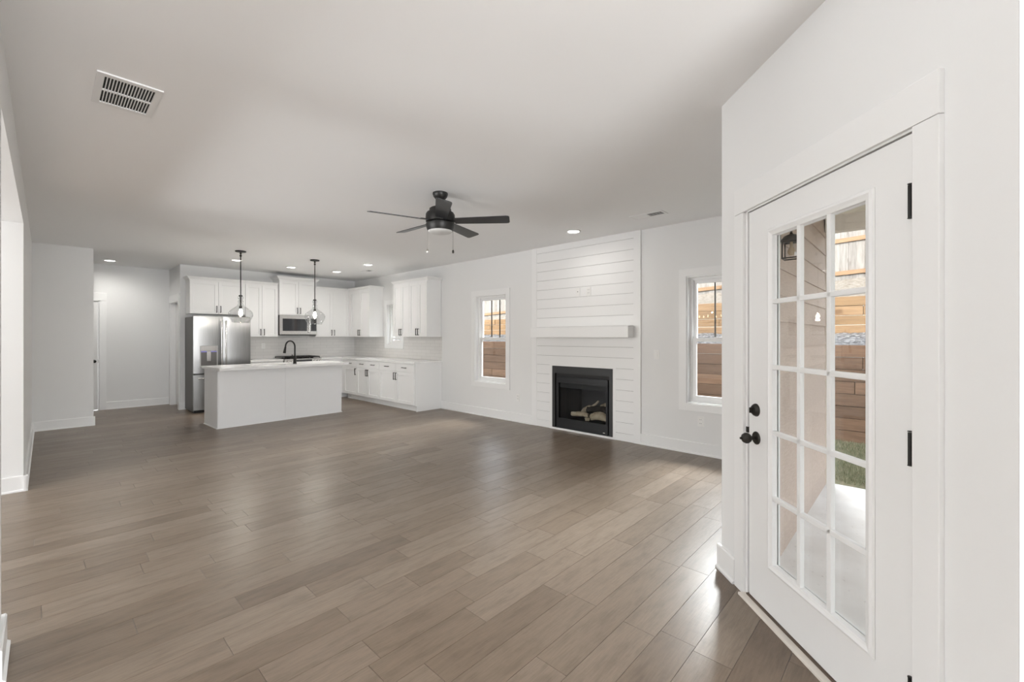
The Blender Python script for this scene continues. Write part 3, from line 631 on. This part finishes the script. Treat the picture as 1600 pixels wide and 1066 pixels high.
def pendant(loc, label):
    t = thing('pendant_lamp', label, 'pendant light', loc, 0, 'pendants over the island')
    MB().lathe([(.002, 0), (.076, 0), (.076, -.012), (.07, -.018), (.012, -.02)], seg=32).build('canopy', 'black', t, True)
    MB().tube([(0, 0, -.018), (0, 0, -.72)], .0075, 12).lathe([(.014, -.05), (.014, -.018)]).lathe([(.012, -.09), (.016, -.075), (.012, -.06)]).build('stem', 'bronze', t, True)
    MB().lathe([(.012, -.70), (.026, -.705), (.028, -.72), (.012, -.73), (.01, -.87), (.02, -.872), (.022, -.92), (.018, -.922)], seg=20).build('socket', 'bronze', t, True)
    pr = [(.030, -.715), (.040, -.73), (.041, -.752), (.030, -.765), (.030, -.79), (.041, -.80), (.040, -.815), (.034, -.83), (.045, -.87), (.085, -.90), (.130, -.935), (.160, -.97), (.171, -1.005), (.168, -1.035), (.150, -1.075), (.128, -1.115), (.115, -1.137)]
    MB().lathe(pr, seg=48, cap=False).build('glass_shade', 'clearglass', t, True)
    MB().lathe([(.116, -1.136), (.1175, -1.138), (.116, -1.140), (.113, -1.138), (.116, -1.136)], seg=48, cap=False).build('rim', 'clearglass', t, True)
    MB().lathe([(.013, -.92), (.015, -.935), (.026, -.965), (.030, -.99), (.024, -1.012), (.001, -1.022)], seg=20).build('bulb', 'bulb', t, True)
    light('lamp', 'POINT', (0, 0, -1.045), 11.5, (1, .95, .88), (0, 0, 0), t, shadow_soft_size=.03)
    return t
p0 = pendant((2.123, 7.89, H), 'clear glass bell pendant hanging in front of the refrigerator')
dup(p0, (3.272, 7.85, H), label='clear glass bell pendant hanging in front of the microwave')

# ceiling fan
FX, FY = 2.561, 3.32
t = thing('ceiling_fan', 'black five-blade ceiling fan with a frosted light bowl', 'ceiling fan', (FX, FY, H), 0)
MB().lathe([(.071, 0), (.072, -.012), (.064, -.036), (.046, -.058), (.03, -.068), (.018, -.072)], seg=36).build('canopy', 'fanmetal', t, True)
MB().lathe([(.018, -.06), (.018, -.10), (.03, -.105), (.034, -.14)], seg=24).build('downrod', 'fanmetal', t, True)
MB().lathe([(.03, -.135), (.088, -.142), (.102, -.152), (.105, -.182), (.126, -.188), (.136, -.205), (.138, -.24), (.135, -.276), (.10, -.282), (.10, -.296)], seg=48).build('motor_housing', 'fanmetal', t, True)
MB().lathe([(.10, -.292), (.135, -.296), (.135, -.315), (.126, -.345), (.118, -.362)], seg=48).build('switch_housing', 'fanmetal', t, True)
MB().lathe([(.117, -.360), (.114, -.366), (.10, -.376), (.07, -.384), (.03, -.388), (.0, -.389)], seg=40).build('light_bowl', 'opal', t, True)
BZ, tilt = -.268, R(13)
for k in range(5):
    a = R(235 + 72 * k); b = MB(); out = []
    L0, L1, w0, w1 = .135, .665, .052, .068
    pl = [(L0, -w0), (L0 + .1, -w0 - .004), (L1 - .03, -w1), (L1 - .008, -w1 + .006), (L1, -w1 + .022), (L1 - .006, w1 - .02), (L1 - .016, w1 - .005), (L1 - .035, w1), (L0 + .1, w0 + .004), (L0, w0)]
    def tr(x, y, z):
        y2, z2 = y * math.cos(tilt) + z * math.sin(tilt), -y * math.sin(tilt) + z * math.cos(tilt)
        return (x * math.cos(a) - y2 * math.sin(a), x * math.sin(a) + y2 * math.cos(a), BZ + z2)
    b.loft([[tr(x, y, -.003) for x, y in pl], [tr(x, y, .003) for x, y in pl]]); bl = b.build('blade', 'blade', t)
    br = MB(); br.loft([[tr(x, y, z) for x, y in ((.10, -.03), (.175, -.04), (.19, -.02), (.19, .02), (.175, .04), (.10, .03))] for z in (.0035, .009)]); br.build('bracket', 'fanmetal', bl)
for s, m, ln, e in ((-1, 'nickel', .255, 'white'), (1, 'bronze', .26, 'black')):
    x, y = s * .121 * math.cos(R(47)), -s * .121 * math.sin(R(47)); z0 = -.30
    mb = MB().tube([(x, y, z0), (x, y, z0 - ln + .02)], .0016, 6); mb.lathe([(.002, z0 - ln + .022), (.009, z0 - ln + .014), (.011, z0 - ln), (.008, z0 - ln - .01), (.001, z0 - ln - .013)], (x, y, 0), 14)
    mb.build('pull_chain', m, t, True)

# chandelier in the dining room beyond the opening (seen mirrored in the panes)
t = thing('chandelier', 'black chandelier with lit bulbs hanging in the dining room, mirrored in the glass', 'chandelier', (-2.05, 4.2, H), 0)
MB().lathe([(.002, 0), (.065, 0), (.06, -.02), (.01, -.025)]).tube([(0, 0, -.02), (0, 0, -.95)], .008, 8).lathe([(.01, -.98), (.03, -.95), (.03, -.85), (.01, -.8)]).build('stem', 'black', t, True)
for k in range(6):
    a = 2 * PI * k / 6; u = (math.cos(a), math.sin(a)); P = [(u[0] * q, u[1] * q, z) for q, z in ((.02, -.93), (.15, -.99), (.28, -.97), (.33, -.90))]
    ar = MB().tube(P, .008, 8).lathe([(.02, -.91), (.028, -.89), (.014, -.885), (.013, -.83)], (u[0] * .33, u[1] * .33, 0), 14).build('arm', 'black', t, True)
    MB().lathe([(.008, -.83), (.014, -.81), (.015, -.79), (.008, -.765), (.001, -.755)], (u[0] * .33, u[1] * .33, 0), 14).build('bulb', 'candle', ar, True)
light('lamp', 'POINT', (0, 0, -.68), 12, (1, .9, .75), (0, 0, 0), t, shadow_soft_size=.02)

# ------------------------------------------------------------------ vents, outlets, switch
v = thing('return_air_grille', 'large white return air grille on the ceiling at upper left', 'vent', (.315, 3.275, H), 0)
MB().slab(-.135, .135, -.21, .21, 0, .008, [(-.105, .105, -.175, .175)]).build('frame', 'trim', v)
for ch in v.children:
    for vv in ch.data.vertices: vv.co = Vector((vv.co.x, vv.co.z, -vv.co.y))
mb = MB(); pit = .21 / 16
for k in range(17): mb.box(-.105 + pit * k - .0022, -.105 + pit * k + .0022, -.175, .175, -.007, -.001)
mb.box(-.105, .105, -.008, .008, -.0075, -.001).build('louvre', 'trim', v)
MB().box(-.106, .106, -.176, .176, -.0009, -.0002).build('dark_opening', 'dark', v)  # dark sheet, no duct behind; its colour stands in for the shade
def register(loc, label, hx, hy, n, half):
    v = thing('ceiling_register', label, 'vent', loc, 0)
    mb = MB().slab(-hx, hx, -hy, hy, 0, .006, [(-hx + .025, hx - .025, -hy + .025, hy - .025)])
    for q in mb.bm.verts: q.co = Vector((q.co.x, q.co.z, -q.co.y))
    mb.build('frame', 'trim', v); g = MB(); wx = 2 * (hx - .025) / n
    for k in range(n):
        x = -hx + .025 + wx * k
        g.loft([[(x, y, -.001), (x + wx * (.95), y, -.007), (x + wx * .95, y, -.0085), (x, y, -.0025)] for y in (0, hy - .025)])
        if k % 2: g.loft([[(x, y, -.001), (x + .002, y, -.003), (x + .004, y, -.003), (x + .004, y, -.001)] for y in (-hy + .025, 0)])
    g.build('louvre', 'trim', v); MB().box(-hx + .024, hx - .024, -hy + .024, hy - .024, -.0009, -.0002).build('dark_opening', 'dark', v); return v  # dark sheet again takes the place of duct shade
register((4.605, 2.205, H), 'white ceiling register above the right end of the shiplap', .085, .19, 7, True)
register((4.555, 8.35, H), 'small ceiling register in the kitchen near the corner', .075, .16, 6, True)

def outlet(loc, rot, label, kind='outlet'):
    t = thing('wall_outlet' if kind == 'outlet' else ('light_switch' if kind == 'switch' else 'wall_plate'), label, {'outlet': 'outlet', 'switch': 'light switch', 'plate': 'wall plate'}[kind], loc, rot)
    MB().box(-.036, .036, -.006, 0, -.058, .058, .002).build('plate', 'plate', t)
    if kind == 'outlet':
        for z in (-.022, .022): MB().box(-.017, .017, -.008, -.005, z - .015, z + .015, .004).build('receptacle', 'plate', t); MB().box(-.009, -.006, -.0085, -.007, z - .005, z + .006).box(.006, .009, -.0085, -.007, z - .005, z + .006).build('slots', 'slot', t)
    elif kind == 'switch': MB().box(-.017, .017, -.010, -.005, -.033, .033, .002).build('rocker', 'plate', t)
    else: MB().lathe([(.006, -.009), (.006, -.004)], (0, 0, .006), 12, 'y').build('jack', 'slot', t, True)
    return t
outlet((XR, 4.715, .397), RIGHT, 'white wall outlet low between the left window and the shiplap')
outlet((XR, 1.846, .388), RIGHT, 'white wall outlet below the right window')
outlet((XR, 2.382, 1.154), RIGHT, 'white rocker light switch right of the shiplap', 'switch')
outlet((XR - .0182, 3.545, 2.01), RIGHT, 'white cable jack plate on the shiplap, left of the pair above the mantel', 'plate')
outlet((XR - .0182, 3.365, 2.01), RIGHT, 'white outlet on the shiplap above the mantel, right of the pair')
outlet((3.15, YK - .008, 1.18), BACK, 'white outlet on the tile backsplash beside the refrigerator')

# ------------------------------------------------------------------ outside
mb = MB(); z = -.12
while z < 2.62:                                        # lapped boards with sloping faces
    mb.loft([[(x, .69, z + .195), (x, .684, z + .195), (x, .672, z), (x, .69, z)] for x in (2.81, 5.36)]); z += .1775
struct('siding', mb, 'siding', 'brown lap siding wall seen through the patio door', cat='siding')
struct('wall_siding_core', MB().box(2.85, 5.36, .6905, .80, -.12, 2.8), 'chase', 'sheathing behind the brown lap siding', cat='wall')
struct('trim_2', MB().box(5.345, 5.43, .645, .80, -.12, 2.6), 'exttrim', 'cream corner board at the end of the siding', cat='trim')
struct('patio_slab', MB().prism([(1.80, -3.7), (5.40, -3.7), (5.40, .70), (2.78, .70), (1.80, -.28)], -.25, -.10), 'slab', 'pale concrete patio slab outside the glazed door', cat='patio')
struct('porch_ceiling', MB().prism([(1.80, -3.7), (5.38, -3.7), (5.38, .70), (2.78, .70), (1.80, -.28)], 2.56, 2.62), 'soffit', 'beige porch ceiling seen through the patio door', cat='ceiling')
struct('porch_beam', MB().box(5.26, 5.40, -3.7, .67, 2.41, 2.56), 'exttrim', 'cream beam along the porch edge', cat='beam')
struct('upper_storey', MB().box(-4.6, 5.40, -3.7, 11.4, 2.86, 4.75), 'chase', 'upper storey of the house above the room', cat='house')  # added unseen mass; its height sets the house shadow outside
struct('chimney_chase', MB().box(5.37, 5.78, 2.45, 2.95, -.2, 5.2).box(5.37, 5.78, 4.05, 4.5, -.2, 5.2).box(5.68, 5.78, 2.95, 4.05, -.2, 5.2).box(5.37, 5.68, 2.95, 4.05, .9, 5.2), 'chase', 'boxed chimney chase behind the fireplace', cat='chimney')  # boxes in the firebox; unseen height above added to cast a shadow
struct('lawn_ground', MB().box(5.40, 7.84, -8, 30, -.3, -.12), 'soil', 'narrow strip of soil between patio and timber wall', cat='ground')
mb = MB()
for _ in range(16000):
    x, y = random.uniform(5.55, 7.72), random.uniform(-1.7, 1.5); hgt = random.uniform(.03, .07); a = random.uniform(0, PI); dx, dy = math.cos(a) * .004, math.sin(a) * .004; lx, ly = random.uniform(-.03, .03), random.uniform(-.03, .03)
    mb.poly([(x - dx, y - dy, -.121), (x + dx, y + dy, -.121), (x + lx, y + ly, -.121 + hgt)])
g = mb.build('grass', 'grass', norm=False); tag(g, 'strip of short patchy grass beyond the patio slab', 'grass', kind='stuff')
def boards(name, x, y0, y1, zb, ztop, row, m, label, ln=(1.5, 3.2)):
    mb = MB(); z = zb
    while z < ztop(0) - .02:
        y = y0 - random.uniform(0, 1.5)
        while y < y1:
            e = min(y + random.uniform(*ln), y1)
            if z + row > ztop((y + e) / 2) + .06: y = e; continue
            o = random.uniform(-.008, .008); mb.box(x + o, x + .12, y + .003, e - .003, z + .003, z + row - .003, .004, 1); y = e
        z += row
    return struct(name, mb, m, label, cat='retaining wall')
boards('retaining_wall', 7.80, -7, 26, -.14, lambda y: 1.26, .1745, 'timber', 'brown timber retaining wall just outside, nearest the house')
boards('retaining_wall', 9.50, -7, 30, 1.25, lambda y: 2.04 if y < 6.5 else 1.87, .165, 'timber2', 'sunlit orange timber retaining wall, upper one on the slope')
def strip(x0, x1, y0, y1, f, nx, ny, amp):
    mb = MB(); V = [[mb.bm.verts.new((x0 + (x1 - x0) * i / nx, y0 + (y1 - y0) * j / ny, f(i / nx, y0 + (y1 - y0) * j / ny) + random.uniform(-amp, amp))) for j in range(ny + 1)] for i in range(nx + 1)]
    for i in range(nx):
        for j in range(ny): mb.bm.faces.new((V[i][j], V[i + 1][j], V[i + 1][j + 1], V[i][j + 1]))
    return mb
o = strip(7.93, 9.485, -7, 26, lambda t, y: 1.20 + .24 * t, 24, 420, .018).build('gravel', 'gravel', None, True); tag(o, 'grey gravel bed between the two timber retaining walls', 'gravel', kind='stuff')
fz = lambda y: 2.42 - .045 * (y - 1.3)
o = strip(9.64, 11.88, -7, 32, lambda t, y: (1.98 if y < 6.5 else 1.82) * (1 - t) + (fz(y) + .20) * t, 20, 240, .03).build('mulch_slope', 'straw', None, True); o['kind'] = 'structure'; tag(o, 'straw covered slope rising to the wooden fence', 'slope')
fe = thing('wood_fence', 'tall weathered wooden privacy fence at the top of the slope', 'fence', (12.0, 0, 0), 0)
mb = MB(); y = -7.
while y < 30: mb.box(.05, .07, y + .0012, y + .1388, fz(y) + .02 + random.uniform(-.01, .01), fz(y) + 1.62 + random.uniform(-.012, .012)); y += .14
mb.loft([[(.068, y, fz(y) + .03), (.074, y, fz(y) + .03), (.074, y, fz(y) + 1.58), (.068, y, fz(y) + 1.58)] for y in (-7., 30.)]); mb.build('picket_panel', 'picket', fe)
for q in (.36, 1.08):
    MB().loft([[(.012, y, fz(y) + q + .045), (.05, y, fz(y) + q + .045), (.05, y, fz(y) + q - .045), (.012, y, fz(y) + q - .045)] for y in (-7., 30.)]).build('rail', 'rail', fe)
for k in range(15):
    y = -6.6 + 2.44 * k; MB().box(-.08, .012, y - .045, y + .045, fz(y) - .3, fz(y) + 1.55).build('post', 'rail', fe)

ln = thing('wall_lantern', 'black caged outdoor lantern on the brown siding', 'lantern', (3.30, .60, 1.973), 0)
b = .043
MB().lathe([(.001, .085), (.006, .08), (.012, .066), (.022, .064), (.042, .054), (.058, .034), (.062, .024), (.057, .02)], seg=28).build('roof', 'bronze', ln, True)
mb = MB()
for sx in (-1, 1):
    for sy in (-1, 1): mb.box(sx * b - .0045, sx * b + .0045, sy * b - .0045, sy * b + .0045, -.095, .024)
for z in (-.09, .016):
    for s in (-1, 1): mb.box(-b, b, s * b - .004, s * b + .004, z - .004, z + .004); mb.box(s * b - .004, s * b + .004, -b, b, z - .004, z + .004)
mb.build('cage', 'bronze', ln)
MB().lathe([(.032, .02), (.033, -.04), (.032, -.078)], seg=28, cap=False).build('glass_cylinder', 'clearglass', ln, True)
MB().lathe([(.009, .024), (.009, -.015), (.02, -.035), (.022, -.05), (.012, -.068), (.001, -.072)], seg=18).build('bulb', 'amber', ln, True)
mb = MB().tube([(0, .0, .08), (0, .0, .10), (0, .03, .115), (0, .06, .10), (0, .075, .07)], .007, 10); mb.lathe([(.045, .078), (.045, .07), (.038, .064), (.01, .06)], (0, 0, .05), 24, 'y'); mb.build('arm', 'bronze', ln, True)
